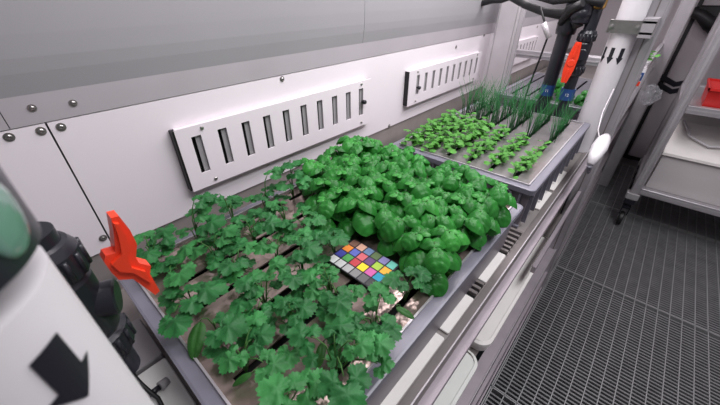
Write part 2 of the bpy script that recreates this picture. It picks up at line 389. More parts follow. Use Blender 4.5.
# ================================================================ GROWING TRAYS
SLX = [-.535, -.465, -.396, -.322, -.256, -.170]
def grow_tray(x0, x1, y0, y1, label, lidm, slotx, sy, kind):
    zt, zb = -.40, -.521; t = thing('growing_tray', label, 'tray', ((x0+x1)/2, (y0+y1)/2, zb), 'grey growing trays on the rack')
    ins = .020; th = .004
    # tapered shell
    b = MB()
    def rect(d, z): return [(x0+d, y0+d, z), (x1-d, y0+d, z), (x1-d, y1-d, z), (x0+d, y1-d, z)]
    R = [rect(.010, zt-.012), rect(.014, zb+.006), rect(.018, zb), rect(.022, zb+.004), rect(.016, zt-.012)]
    vs = sum(R, [])
    for r in range(len(R)-1):
        pass
    b.add(vs, [(r*4+i, r*4+(i+1) % 4, r*4+4+(i+1) % 4, r*4+4+i) for r in range(len(R)-1) for i in range(4)]+[(11, 10, 9, 8)])
    b.build('crate', M_CRATE, t)
    # rim
    b = MB()
    P = [(0, zt-.014), (0, zt-.001), (.003, zt), (.020, zt), (.023, zt-.004), (.025, zt-.02)]
    def rr(d, z, r=.012, n=4):
        X0, X1, Y0, Y1 = x0+d, x1-d, y0+d, y1-d; r = max(.004, r-d*.4); pts = []
        for cx, cy, a0 in ((X1-r, Y0+r, -PI/2), (X1-r, Y1-r, 0), (X0+r, Y1-r, PI/2), (X0+r, Y0+r, PI)):
            for k in range(n+1): a = a0+PI/2*k/n; pts.append((cx+r*math.cos(a), cy+r*math.sin(a), z))
        return pts
    rings = [rr(.009, zt-.016)]+[rr(d, z) for d, z in P]; n = len(rings[0])
    b.add(sum(rings, []), [(r*n+i, r*n+(i+1) % n, r*n+n+(i+1) % n, r*n+n+i) for r in range(len(rings)-1) for i in range(n)])
    b.build('rim', M_CRATE2, t)
    # ribs and corner roundels on the outer faces
    zr0, zr1 = zt-.016, zb+.012
    nx = 6
    def rib(a, c): q = MB(); q.box(a, c); q.build('rib', M_CRATE2, t)
    for i in range(nx+1):
        x = x0+.03+(x1-x0-.06)*i/nx; rib((x-.0025, y0+.003, zr1), (x+.0025, y0+.013, zr0))
    if kind == 'ribbed':
        for i in range(9):
            y = y0+.03+(y1-y0-.06)*i/8; rib((x1-.013, y-.0025, zr1), (x1-.003, y+.0025, zr0))
    rib((x0+.03, y0+.004, zt-.05), (x1-.03, y0+.014, zt-.047)); rib((x0+.012, y0+.006, zb+.002), (x1-.012, y0+.014, zb+.008))
    for xc in (x1-.062, x0+.062):
        b = MB()
        for zc in (zt-.031, zt-.058):
            pts = [(xc+.012*math.cos(a), y0+.004, zc+.012*math.sin(a)) for a in [2*PI*k/16 for k in range(17)]]
            b.tube(pts, .0025, 6, 0, False)
        b.tube([(xc-.010, y0+.004, zt-.068), (xc+.010, y0+.004, zt-.020)], .002, 6); b.tube([(xc+.010, y0+.004, zt-.068), (xc-.010, y0+.004, zt-.020)], .002, 6)
        b.build('corner_ornament', M_CRATE2, t)
    # slotted lid
    b = MB(); zl = zt-.002; lx0, lx1, ly0, ly1 = x0+ins, x1-ins, y0+ins, y1-ins; hw = .0055
    ya, yb = ly0+sy[0], ly1-sy[1]
    b.box((lx0, ly0, zl-.003), (lx1, ya, zl)); b.box((lx0, yb, zl-.003), (lx1, ly1, zl))
    e = [lx0]+sum([[s-hw, s+hw] for s in slotx], [])+[lx1]
    for i in range(0, len(e), 2): b.box((e[i], ya, zl-.003), (e[i+1], yb, zl))
    ym = (ya+yb)/2
    b.box((lx0, ym-.006, zl-.0031), (lx1, ym+.006, zl-.0001))
    b.build('lid', lidm, t)
    b = MB()
    for a, c3 in (((lx0-.001, ly0, zl-.004), (lx0+.002, ly1, zl+.006)), ((lx1-.002, ly0, zl-.004), (lx1+.001, ly1, zl+.006)), ((lx0, ly0-.001, zl-.004), (lx1, ly0+.002, zl+.006)), ((lx0, ly1-.002, zl-.004), (lx1, ly1+.001, zl+.006))): b.box(a, c3, 0)
    b.build('lid_edge', M_ALU, t)
    b = MB(); b.box((lx0+.002, ly0+.002, zl-.03), (lx1-.002, ly1-.002, zl-.026)); b.build('dark_interior', M_DARK, t)  # black sheet standing in for the dark tray interior under the slots
    return t
grow_tray(-.585, -.1195, .016, .690, 'grey plastic growing tray full of basil and lobed herbs, nearest the camera', M_LID, SLX, (.020, .02), 'plain')
SL2 = [-.500, -.445, -.380, -.315, -.250, -.185]
grow_tray(-.552, -.122, .766, 1.400, 'grey ribbed growing tray of seedling rows and thin chives, second along the rack', M_LID2, SL2, (.03, .03), 'ribbed')
SL3 = [-.49, -.42, -.35, -.28, -.20]
grow_tray(-.552, -.122, 1.575, 2.20, 'grey growing tray with sparse small plants, third along the rack behind the pipes', mat('dark_grey_tray_lid', (.15, .145, .17), .35, .3, .1, 14), SL3, (.03, .03), 'ribbed')

# colour test card lying on the lid
cc = thing('colour_chart', 'small colour checker card with 24 patches lying on the near tray', 'colour card', (-.268, .308, -.391))
b = MB(); b.box((-.321, .271, -.3925), (-.213, .347, -.3905), 0, .002); b.build('card', M_BLACK, cc)
CK = ['735244','c29682','627a9d','576c43','8580b1','67bdaa','d67e2c','505ba6','c15a63','5e3c6c','9dbc40','e0a32e','383d96','469449','af363c','e7c71f','bb5695','0885a1','f3f3f2','c8c8c8','a0a0a0','7a7a79','555555','343434']
def s2l(h): return tuple(((int(h[i:i+2], 16)/255)/12.92 if int(h[i:i+2], 16) < 11 else ((int(h[i:i+2], 16)/255+.055)/1.055)**2.4) for i in (0, 2, 4))
for r in range(4):
    for c_ in range(6):
        i = r*6+c_; xx = -.3185+.0172*c_+.0012; yy = .3445-.0182*(r+1)+.0012
        b = MB(); b.box((xx, yy, -.3906), (xx+.0148, yy+.0158, -.3901)); o = b.build('colour_patch', mat('patch_colour', s2l(CK[i]), .6), cc)

# ================================================================ PLANTS
def frame(n, heading):
    n = Vector(n).normalized(); h = Vector((math.cos(heading), math.sin(heading), 0)); h = (h-n*h.dot(n)).normalized(); return h, n.cross(h).normalized(), n
def lobed(mb, p, size, heading, n, rnd, mi=0, nl=5):
    """Flat lobed serrated leaflet: polar outline, three rings, cupped; p is its base, blade runs along heading."""
    h, s_, n = frame(n, heading); p = Vector(p); K = 44; R = size*.60; c = p+h*R*.80
    droop = rnd.uniform(.15, .5); ph = rnd.uniform(0, 6)
    def rad(a):                                 # a=0 at tip, pi at stalk
        q = 0
        for cc_, ll in ((0, 1.12), (1.02, 1.0), (-1.02, 1.0), (2.05, .82), (-2.05, .82)):
            d = abs(a-cc_)
            if d < 1.1: q = max(q, ll*math.cos(d*1.5)**.6 if d*1.5 < 1.5 else 0)
        q = max(q, .40)+.075*(1 if int(round((a+PI)/(2*PI)*K)) % 2 else -1)
        if abs(abs(a)-PI) < .30: q = .25
        return q
    vs = [c+n*R*.10]; fs = []
    for ri, rr_ in enumerate((.35, .7, 1.0)):
        for k in range(K):
            a = 2*PI*k/K-PI; q = (rad(a) if ri == 2 else (rad(a)+1.)/2 if ri == 1 else .9)*rr_*R
            bend = -droop*rr_**2*R*.55+R*.09*math.sin(a*nl+ph)*rr_-(.10*R*abs(math.cos(a*nl/2)) if ri == 1 else 0)
            vs.append(c+h*q*math.cos(a)+s_*q*math.sin(a)*1.05+n*bend)
    for k in range(K): fs.append((0, 1+k, 1+(k+1) % K))
    for r in range(2):
        for k in range(K): j = (k+1) % K; fs.append((1+r*K+k, 1+(r+1)*K+k, 1+(r+1)*K+j, 1+r*K+j))
    mb.add(vs, fs, mi, True)
def ovate(mb, p, L, W, heading, n, rnd, mi=0, pucker=.0, curl=.5, fold=.3, nu=10, nv=15):
    """Ovate blade: domed across and arching down along its length, puckered between the side veins."""
    h, s_, n = frame(n, heading); p = Vector(p); vs = []
    for j in range(nv+1):
        t = j/nv; w_ = W*.5*math.sin(PI*min(1, t**.86*.97+.02))**.58 if 0 < t < 1 else W*.02
        ang = curl*(t-.25)*1.5; along = L*(math.sin(ang)/curl/1.5 if curl > .01 else t)+L*.25; up = -L*(1-math.cos(ang))/max(curl, .01)/1.1
        for i in range(nu+1):
            s0 = (i/nu-.5)*2
            dome = -fold*w_*s0*s0+(.06*W*(1-abs(s0)) if False else 0)
            crease = -.16*w_*max(0, 1-abs(s0)*3.5)
            pk = pucker*W*(math.cos(t*8.6*PI-abs(s0)*2.6))*(abs(s0)*(1-abs(s0))*4)*.5
            vs.append(p+h*along+s_*(w_*s0*(1-.12*abs(s0)))+n*(up+dome+crease+pk))
    fs = [(j*(nu+1)+i, j*(nu+1)+i+1, (j+1)*(nu+1)+i+1, (j+1)*(nu+1)+i) for j in range(nv) for i in range(nu)]
    mb.add(vs, fs, mi, True)
def petiole(mb, a, b_, r0=.0011, r1=.0007, rise=.5):
    a = Vector(a); b_ = Vector(b_); m1 = a.lerp(b_, .35)+Vector((0, 0, (b_.z-a.z)*rise)); m2 = a.lerp(b_, .75)+Vector((0, 0, (b_.z-a.z)*.25+.002))
    mb.tube([a, m1, m2, b_], [r0, (r0+r1)/2, r1, r1*.8], 5)
rowname = {0: 'row nearest the wall', 5: 'row nearest the aisle'}
def rown(i, n=6):
    return 'row nearest the wall' if i == 0 else 'row nearest the aisle' if i == n-1 else '%s row from the wall' % ORD[i]

# --- lobed herb plants in the near half of the first tray
HL = [(203,197,9,.11),(215,197,6,.10),(199,211,11,.08),(210,222,13,.07),(224,233,12,.06),(187,244,15,.05),(163,234,11,.06),(143,233,11,.06),(147,251,11,.05),(164,262,10,.03),(183,229,7,.05),(227,204,8,.06),(234,202,8,.06),(231,264,12,.06),(237,244,10,.05),(207,242,11,.03),(162,246,9,.03),(215,255,9,.03),
(275,171,9,.10),(290,163,9,.12),(233,199,8,.05),(251,196,8,.05),(284,184,8,.07),(306,180,10,.08),(295,173,8,.09),(240,218,9,.05),(254,214,10,.05),(268,221,12,.06),(287,221,10,.06),(275,202,9,.06),(302,209,9,.06),(316,217,10,.07),(309,222,8,.05),(301,234,10,.07),(229,233,9,.05),(284,232,9,.04),(318,234,9,.05),(334,232,9,.04),(261,196,6,.05),(267,210,8,.04),
(180,273,13,.05),(202,290,18,.06),(170,298,10,.02),(175,319,14,.05),(225,326,17,.06),(231,268,12,.05),(219,279,9,.05),(241,301,12,.05),(248,283,12,.06),(245,317,8,.03),
(245,244,11,.06),(263,244,10,.06),(303,234,9,.09),(307,247,13,.09),(294,255,9,.07),(309,256,9,.07),(337,236,13,.07),(255,278,16,.06),(277,267,11,.06),(294,276,12,.06),(312,274,12,.06),(328,277,8,.05),(285,300,12,.06),(301,309,13,.06),(314,289,10,.05),(338,298,14,.07),(274,303,8,.03),(261,312,10,.04),(319,265,8,.06),
(231,356,12,.05),(259,337,13,.05),(254,322,12,.05),(271,363,13,.05),(281,391,18,.07),(292,319,12,.04),(303,335,14,.07),(339,328,14,.06),(359,344,13,.07),(381,328,12,.07),(377,344,14,.07),(383,364,9,.05),(290,353,11,.04),(312,384,16,.05),(346,388,20,.08),(337,355,10,.03),(357,322,10,.05),
(341,296,12,.05),(356,290,9,.05),(380,292,13,.06),(396,279,12,.06),(419,274,12,.06),(387,326,14,.06),(342,319,14,.04),(331,272,9,.05),(150,270,8,.03),(270,188,7,.06),(258,228,9,.03),(222,246,8,.04),(300,290,9,.03),(325,308,10,.03)]
plants = {}
rn = random.Random(5)
for px, py, r, hgt in HL:
    z = -.40+hgt*.8; p = hit(px, py, 2, z); dist = p.length; size = r*dist/F_PX*1.9
    k = min(range(6), key=lambda i: abs(SLX[i]-p.x)); yi = max(0, min(7, int(round((p.y-.075)/.075))))
    # lean the root a little toward the camera side so stalks arch outward
    plants.setdefault((k, yi), []).append((p, size))
rowcount = {}
for (k, yi), leaves in sorted(plants.items()):
    rowcount[k] = rowcount.get(k, 0)+1
    root = Vector((SLX[k], .072+.075*yi, -.405))
    t = thing('herb_plant', 'lobed-leaf herb plant, %s, %s from near end' % (rown(k), ORD[rowcount[k]-1]), 'plant', root, 'lobed herb plants in the near tray')
    lf = MB(); st = MB(); r2 = random.Random(k*31+yi)
    n_extra = 1
    for p, size in leaves:
        d = Vector((p.x-root.x, p.y-root.y, 0)); hd = math.atan2(d.y, d.x) if d.length > .008 else r2.uniform(0, 6.28)
        hd += r2.uniform(-.5, .5)
        tilt = Vector((-.0+r2.uniform(-.22, .22)+.12*math.cos(hd), r2.uniform(-.22, .22)-.12, 1))
        s1 = size*.78
        base = p-Vector((math.cos(hd), math.sin(hd), 0))*s1*.35
        petiole(st, root, base, .0013, .0008)
        mi = 0 if r2.random() < .6 else 1
        lobed(lf, base, s1, hd, tilt, r2, mi)
        for sg in (-1, 1):
            hh = hd+sg*r2.uniform(1.0, 1.35)
            lobed(lf, base-Vector((math.cos(hd), math.sin(hd), 0))*s1*.05+Vector((0, 0, -.0015)), s1*r2.uniform(.66, .82), hh, tilt+Vector((.2*math.cos(hh), .2*math.sin(hh), 0)), r2, mi)
    for e in range(2):
        a = r2.uniform(0, 6.28); bb = root+Vector((math.cos(a)*.018, math.sin(a)*.018, .022+r2.uniform(0, .012)))
        petiole(st, root, bb); lobed(lf, bb, .020, a, (0, 0, 1), r2, 0)
    lf.build('foliage', M_HERB, t); st.build('stems', M_STEM, t)
# broad plain seed leaves at the near end
for px, py, hd, L, W, lab in ((200,321,-.80,.048,.026,'long oval drooping leaf at the near left corner of the tray'), (252,373,-1.9,.026,.010,'small narrow leaf beside the near end of a slot'), (323,342,-1.0,.030,.014,'dark drooping oval leaf at the near aisle side'), (396,307,.2,.03,.012,'curved plain leaf near the aisle edge of the tray')):
    p = hit(px, py, 2, -.375); t = thing('seed_leaf_plant', 'green seedling, '+lab, 'plant', (p.x, p.y, -.405), 'plain-leaved seedlings in the near tray')
    b = MB(); ovate(b, p, L, W, hd, (.15, -.2, 1), random.Random(3), 0, .03, .45, .25); b.build('leaf', M_OVAL, t)
    b = MB(); petiole(b, (p.x, p.y+.015, -.405), p); b.build('stem', M_STEM, t)

# --- basil: prototypes, then copies
def basil_proto(seed):
    r = random.Random(seed); t = thing('basil_plant', 'basil', 'plant', (0, 0, 0), 'basil plants in the near tray'); lf = MB(); st = MB()
    H = r.uniform(.066, .082); st.tube([(0,0,0), (.002,.001,H*.5), (0,.002,H)], [.0022,.0018,.0012], 6)
    lv = [(.40, .052, .95), (.66, .058, .9), (.92, .044, .62)]
    a0 = r.uniform(0, PI)
    for li, (f, L, out) in enumerate(lv):
        for sg in (0, PI):
            a = a0+li*PI/2+sg+r.uniform(-.35, .35); L2 = L*r.uniform(.85, 1.15); z = H*f
            b0 = Vector((math.cos(a)*.003, math.sin(a)*.003, z)); b1 = b0+Vector((math.cos(a)*L2*.22*out, math.sin(a)*L2*.22*out, L2*.16))
            st.tube([b0, b1], .0009, 5)
            
            nn = Vector((math.cos(a)*(-.1+.25*(out-.5)), math.sin(a)*(-.1+.25*(out-.5)), 1))+Vector((r.uniform(-.2,.2), r.uniform(-.2,.2), 0))
            ovate(lf, b1-Vector((math.cos(a), math.sin(a), 0))*L2*.22, L2, L2*r.uniform(.86, 1.0), a, nn, r, 0 if li < 1 else r.choice((0, 0, 1)), .095, 1.15, .62)
    for e in range(2):
        a = r.uniform(0, 6.28); L2 = .020; ovate(lf, (0, 0, H*.97), L2, L2*.7, a, (-.35*math.cos(a), -.35*math.sin(a), 1), r, 1, .05, .6, .5, 6, 6)
    lf.build('foliage', M_BASIL, t); st.build('stem', M_STEM, t); reg(t)
    return t
protos = [basil_proto(s) for s in (1, 2, 3, 4, 5)]
def inbasil(x, y):
    if y > .655: return False
    lim = {0: .40, 1: .395, 2: .345, 3: .395, 4: .39, 5: .35}
    return True
bs = []
BX = [-.545, -.497, -.447, -.397, -.347, -.297, -.247, -.200, -.165]
for i, x in enumerate(BX):
    ystart = [.43, .42, .385, .345, .372, .395, .39, .375, .365][i]
    y = ystart; j = 0
    while y < .655:
        bs.append((i, j, x, y)); y += .049; j += 1
used = set()
for i, j, x, y in bs:
    r = random.Random(i*17+j); pi = (i*3+j*2+r.randint(0, 1)) % 5
    loc = (x+r.uniform(-.008, .008), y+r.uniform(-.008, .008), -.405)
    lab = 'bushy basil plant, %s line from the wall, %s from the near end' % (ORD[i], ORD[j])
    sc = r.uniform(.92, 1.12)*(1.0 if i < 7 else .98)
    if pi not in used:
        used.add(pi); o = protos[pi]; o.location = (loc[0], loc[1], loc[2]+UP); o.rotation_euler = (0, 0, r.uniform(0, 6.28)); o.scale = (sc,)*3; o['label'] = lab
    else: dup(protos[pi], loc, r.uniform(0, 6.28), sc, lab)

# --- small seedlings and chives in the second tray
def seed_proto(seed, n=18, R=.021):
    r = random.Random(seed); t = thing('seedling', 'seedling', 'plant', (0, 0, 0), 'leafy seedlings in the second tray'); lf = MB(); st = MB()
    for e in range(n):
        a = r.uniform(0, 6.28); d = R*r.uniform(.15, 1.25); p = Vector((math.cos(a)*d*.55, math.sin(a)*d*1.2, r.uniform(.012, .042)))
        petiole(st, (0, 0, 0), p, .0009, .0006); lobed(lf, p, r.uniform(.013, .021), a, (r.uniform(-.4,.4), r.uniform(-.4,.4), 1), r, 0, 4)
    lf.build('foliage', M_SEED, t); st.build('stems', M_STEM, t); reg(t); return t
sp = [seed_proto(s) for s in (21, 22, 23)]+[seed_proto(24, 6, .012)]
def chive_proto(seed, hmax):
    r = random.Random(seed); t = thing('chive_tuft', 'chives', 'plant', (0, 0, 0), 'chive tufts in the second tray'); b = MB()
    for e in range(15):
        a = r.uniform(0, 6.28); H = hmax*r.uniform(.5, 1.1); l = r.uniform(.05, .35)*H; q = r.uniform(0, .018)
        p0 = Vector((math.cos(a)*q*.6, math.sin(a)*q, 0)); b.tube([p0, p0+Vector((math.cos(a)*l*.2, math.sin(a)*l*.2, H*.5)), p0+Vector((math.cos(a)*l, math.sin(a)*l, H))], [.0009, .0008, .0003], 4)
    b.build('blades', M_CHIVE, t); reg(t); return t
cp_ = [chive_proto(s, .135) for s in (31, 32, 33)]
def place(prlist, k, loc, r, lab, sc, usedset):
    o = prlist[k]
    if k not in usedset:
        usedset.add(k); o.location = (loc[0], loc[1], loc[2]+UP); o.rotation_euler = (0, 0, r.choice((0, PI))+r.uniform(-.25, .25)); o.scale = (sc,)*3; o['label'] = lab
    else: dup(o, loc, r.choice((0, PI))+r.uniform(-.25, .25), sc, lab)
us, uc = set(), set(); r = random.Random(77)
for i, x in enumerate(SL2):
    ys = [.82+.045*k for k in range([7, 7, 6, 6, 6, 6][i])]
    for j, y in enumerate(ys):
        k = r.choice((0, 1, 2)) if i < 5 or j < 3 else 3
        place(sp, k if (i < 3 or j > 0) else 3, (x+r.uniform(-.005, .005), y+r.uniform(-.006, .006)+.03*(i == 2), -.405), r, 'bright green leafy seedling, %s, %s from near end' % (rown(i), ORD[j]), r.uniform(.9, 1.15) if i < 3 else r.uniform(.7, .95), us)
    yy = .82+.045*len(ys)+.03; j = 0
    while yy < 1.36:
        place(cp_, r.randint(0, 2), (x+r.uniform(-.004, .004), yy, -.405), r, 'tuft of thin chives, %s, %s beyond the seedlings' % (rown(i), ORD[j]), r.uniform(.8, 1.1) if i < 4 else r.uniform(.6, .9), uc); yy += .043; j += 1
# third tray
hp = basil_proto(9); hp.location = (-.33, 1.75, -.405+UP); hp['label'] = 'dark green plant in the third tray behind the dark pipes, set back'; hp['group'] = 'low plants in the third tray'
for i, x in enumerate(SL3):
    for j, y in enumerate((1.625, 1.665)):
        if i < 2: continue
        dup(hp, (x+r.uniform(-.008, .008), y+.01*(i % 2), -.405), r.uniform(0, 6), .75, 'low third-tray plant, %s, %s from near end' % (rown(i, 5), ORD[j]), 'low plants in the third tray')
dup(sp[1], (-.085, 2.2, -.292), 1, 1.2, 'small pale green plant on a rail beyond the front upright', 'low plants in the third tray')
for o in cp_+sp: pass

# ================================================================ PIPES
def valve_pipe(x, y, zc, label, grp, handle, lower, upper, textured=False, k=1.):
    t = thing('valve_pipe', label, 'pipe', (x, y, lower), grp)
    R = .024*k
    if not handle:
        b = MB(); b.lathe((x, y, 0), [(R, lower), (R, upper)], 24); b.build('pipe', M_PVC, t); return t
    for z0, z1 in ((lower, zc-.075*k), (zc+.075*k, upper)):
        if z1 > z0: b = MB(); b.lathe((x, y, 0), [(R, z0), (R, z1)], 24); b.build('pipe', M_PVC, t)
    b = MB(); b.lathe((x, y, zc), [(.028*k, -.046*k), (.031*k, -.040*k), (.031*k, .040*k), (.028*k, .046*k)], 28)
    b.lathe((x, y, zc), [(.022*k, .0), (.022*k, .040*k), (.019*k, .042*k)], 20, 0, HAX)
    b.build('valve_body', M_PVC, t)
    for s in (-1, 1):
        b = MB(); b.lathe((x, y, zc), [(.028*k, s*.046*k), (.034*k, s*.050*k), (.034*k, s*.080*k), (.029*k, s*.090*k), (.025*k, s*.092*k)], 32)
        for q in range(14):
            a = 2*PI*q/14; d = Vector((math.cos(a), math.sin(a), 0))*.034*k
            b.tube([(x+d.x, y+d.y, zc+s*.052*k), (x+d.x, y+d.y, zc+s*.078*k)], .003*k, 6)
        b.build('union_nut', M_PVC, t)
    return t
def handle(t, c, axis, along, half, wid):
    """Butterfly lever: a hub with two tapering wings lying across the valve axis."""
    c = Vector(c); ax = Vector(axis).normalized(); al = Vector(along).normalized(); sd = ax.cross(al).normalized()
    out = [(-1.0, .34), (-.80, .46), (-.42, .50), (-.26, .95), (.26, .95), (.42, .50), (.80, .46), (1.0, .34)]
    out = [(-1.0, .50), (-.92, .58), (-.35, .95), (.35, .95), (.92, .58), (1.0, .50)]
    poly = [c+al*half*a+sd*wid*w_ for a, w_ in out]+[c+al*half*a-sd*wid*w_ for a, w_ in reversed(out)]
    b = MB(); b.prism(poly, ax*.016); b.lathe(c, [(wid*.7, -.004), (wid*.7, .017), (wid*.6, .018), (0, .018)], 20, 0, ax)
    for s in (-1, 1): b.prism([c+ax*.016+al*half*s*.3+sd*.003, c+ax*.016+al*half*s*.95+sd*.002, c+ax*.016+al*half*s*.95-sd*.002, c+ax*.016+al*half*s*.3-sd*.003], ax*.006)
    b.build('handle', M_RED, t)
# far bay
tp = valve_pipe(-.312, 1.47, -.2, 'dark pipe with blue label in front of the third tray, left of the red valve', 'dark supply pipes', False, -.50, .10)
b = MB(); b.lathe((-.312, 1.47, 0), [(.0246, -.345), (.0246, -.305)], 24); b.build('label_band', M_BLUE, tp)
tp.children
b = MB(); b.lathe((-.312, 1.47, 0), [(.031, -.13), (.033, -.12), (.033, -.06), (.031, -.05)], 24); b.build('coupling', M_PVC, tp)
HAX = Vector((.25, -1, .0)).normalized()
tf = valve_pipe(-.237, 1.45, -.185, 'dark pipe with red lever valve at the far tray end, beside the white pipe', 'dark supply pipes', True, -.50, -.05, True, .8)
b = MB(); b.lathe((-.237, 1.45, 0), [(.0246, -.345), (.0246, -.305)], 24); b.build('label_band', M_BLUE, tf)
b = MB(); b.lathe((-.237, 1.45, 0), [(.020, -.05), (.026, -.045), (.026, -.02), (.018, -.015), (.018, .01), (.024, .012), (.024, .03)], 6); b.build('brass_fitting', M_BRASS, tf)
handle(tf, Vector((-.262, 1.45, -.212))+HAX*.036, HAX, Vector((.05, 0, 1)), .066, .017)
# blue labels carry small white characters
def text_mesh(s, size, m, parent, loc, rx, name):
    cu = bpy.data.curves.new('t', 'FONT'); cu.body = s; cu.size = size; cu.align_x = 'CENTER'; cu.align_y = 'CENTER'; cu.extrude = .0002
    o = bpy.data.objects.new('t', cu); me = bpy.data.meshes.new_from_object(o); bpy.data.objects.remove(o); bpy.data.curves.remove(cu)
    me.materials.clear(); me.materials.append(m); n = bpy.data.objects.new(name, me); COL.objects.link(n); n.parent = parent
    off = Vector(parent['_o']); n.location = Vector(loc)-off; n.rotation_euler = rx; n['_o'] = tuple(off); return n
for (x, y, tt) in ((-.312, 1.47, tp), (-.237, 1.45, tf)):
    text_mesh('11' if tt is tp else '12', .014, M_WHITE, tt, (x+.004, y-.0250, -.325), (PI/2, 0, .1), 'label_text')
# near bay (close to the lens)
NX, NY, NZ = -.338, -.029, -.252
HAX = Vector((.35, 1, -.1)).normalized()
tn = valve_pipe(NX, NY, NZ, 'dark valve with red lever at the near tray corner, behind the white pipe', 'dark supply pipes', True, -.36, -.165, True, .82)
def lever(px, xpl, th):
    pts = [hit(x, y, 0, xpl) for x, y in px]; b = MB(); b.prism([tuple(p) for p in pts], (-th, 0, 0)); return b
b = lever(((111,218),(119,216),(130,230),(137,244),(136,258),(139,263),(151,266),(150,274),(160,291),(155.5,295),(133,279),(119,280),(111,272),(104,262),(105.5,256),(115.5,253),(114,235)), -.315, .014)
q = lever(((114,224),(119,224),(126,236),(130,246),(128,258),(132,268),(146,272),(152,284),(134,273),(120,272),(112,265),(122,255),(119,238)), -.311, .005); b.add(q.v, q.f); b.build('handle', M_RED, tn)
text_mesh('4FCo', .010, M_WHITE, tn, (NX+.0275, NY-.002, NZ-.012), (PI/2, -PI/2, PI/2-.1), 'moulded_text')
# white drain pipes
def arrow(b, x, y, R, zt, zb, az, w_, tail=.55, n=8):
    """downward arrow wrapped on a pipe"""
    def P(u, z): a = az+u/R; return Vector((x+(R+.0006)*math.cos(a), y+(R+.0006)*math.sin(a), z))
    zm = zb+(zt-zb)*.42; k = n
    for i in range(k):
        u0, u1 = (-.5+i/k)*w_*tail, (-.5+(i+1)/k)*w_*tail
        b.add([P(u0, zm), P(u1, zm), P(u1, zt), P(u0, zt)], [(0,1,2,3)])
        u0, u1 = (-.5+i/k)*w_, (-.5+(i+1)/k)*w_
        z0, z1 = zb+(zm-zb)*abs(u0)*2/w_, zb+(zm-zb)*abs(u1)*2/w_
        b.add([P(u0, z0), P(u1, z1), P(u1, zm), P(u0, zm)], [(0,1,2,3)])
WPX, R = -.137, .0375
t = thing('drain_pipe', 'thick white vertical pipe with three black arrows at the far tray end', 'pipe', (WPX, 1.452, -.52), 'white drain pipes')
b = MB(); b.lathe((WPX, 1.452, 0), [(R, -.52), (R, .55)], 36); b.build('pipe', M_WHITE, t)
b = MB()
for d in (-1.05, -.33, .39): arrow(b, WPX, 1.452, R, -.155, -.205, -PI/2+d+.10, .020)
b.build('arrow_marking', M_BLACK, t)
NPY = -.047
t = thing('drain_pipe', 'thick white vertical pipe with one black arrow, out of focus beside the lens', 'pipe', (WPX, NPY, -.52), 'white drain pipes')
b = MB(); b.lathe((WPX, NPY, 0), [(R, -.52), (R, -.076)], 48); b.build('pipe', M_WHITE, t)
b = MB(); arrow(b, WPX, NPY, R, -.0905, -.1195, .775, .0195); b.build('arrow_marking', M_BLACK, t)
b = MB(); b.lathe((WPX, NPY, 0), [(R+.001, -.067), (R+.003, -.065), (R+.003, .05), (R+.008, .052), (R+.008, .12)], 48); b.build('coupling', M_PVC, t)
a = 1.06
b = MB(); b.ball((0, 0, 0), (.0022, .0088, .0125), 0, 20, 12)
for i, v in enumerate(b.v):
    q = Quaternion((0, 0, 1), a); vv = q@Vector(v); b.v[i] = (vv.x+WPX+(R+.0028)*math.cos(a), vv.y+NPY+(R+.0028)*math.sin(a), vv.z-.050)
b.build('glint_patch', M_GLINT, t)  # pale green oval put on for the reflected glint on the glossy coupling

# pipe clamp on the front upright
t = thing('pipe_clamp', 'metal clamp bracket holding the far white pipe to the upright', 'clamp', (-.1, 1.41, -.10))
b = MB()
for z in (-.112, -.082): b.box((-.178, 1.404, z), (-.062, 1.4075, z+.006))
b.box((-.182, 1.404, -.112), (-.176, 1.4475, -.076)); b.box((-.178, 1.4045, -.106), (-.062, 1.406, -.082)); b.build('strap', M_STEEL, t)
b = MB(); b.box((-.098, 1.404, -.122), (-.062, 1.503, -.068), 0, .002); b.build('bracket', M_ALU, t)
for x in (-.172, -.104):
    b = MB(); b.lathe((x, 1.404, -.094), [(.007, 0), (.007, .006), (0, .007)], 8, 0, (0,-1,0)); b.build('clamp_bolt', M_STEEL, t)

# black overhead pipework at the far end
t = thing('black_manifold', 'black pipe manifold and hoses above the red lever valve', 'manifold', (-.26, 1.45, -.02))
b = MB(); pts = [hit(505, -6, 1, 1.50), hit(525, 5, 1, 1.48), hit(545, 12, 1, 1.46), hit(562, 14, 1, 1.45), hit(578, 12, 1, 1.45)]
b.tube([tuple(p) for p in pts], [.011, .012, .014, .018, .024], 14); b.build('hose', M_RUBBER, t)
b = MB(); b.ball(tuple(hit(581, 14, 1, 1.44)), (.035, .035, .032)); b.lathe(tuple(hit(583, 12, 1, 1.44)), [(.024, -.035), (.030, -.03), (.030, .03), (.03, .12)], 20); b.build('elbow', M_BLACK, t)
b = MB(); b.tube([tuple(hit(583, 3, 1, 1.40)), tuple(hit(570, 10, 1, 1.42)), tuple(hit(560, 24, 1, 1.44))], [.012, .018, .010], 10); b.tube([tuple(hit(530, -6, 1, 1.46)), tuple(hit(555, 1, 1, 1.42)), tuple(hit(580, -2, 1, 1.42)), tuple(hit(604, 4, 1, 1.42))], .012, 10); b.tube([tuple(hit(575, 15, 1, 1.43)), tuple(hit(578, 28, 1, 1.43))], [.014, .016], 12); b.build('branch_pipe', M_RUBBER, t)
b = MB(); P0 = [hit(463, 2, 1, 1.62), hit(472, 6, 1, 1.60), hit(483, 3, 1, 1.58), hit(492, 1, 1, 1.56), hit(502, 1, 1, 1.54), hit(512, -3, 1, 1.52)]
b.tube([tuple(p) for p in P0], [.010, .012, .012, .010, .008, .008], 10)
tag(b.build('black_hose', M_RUBBER), 'short black hose bent in front of the wide pale upright at top', 'hose')
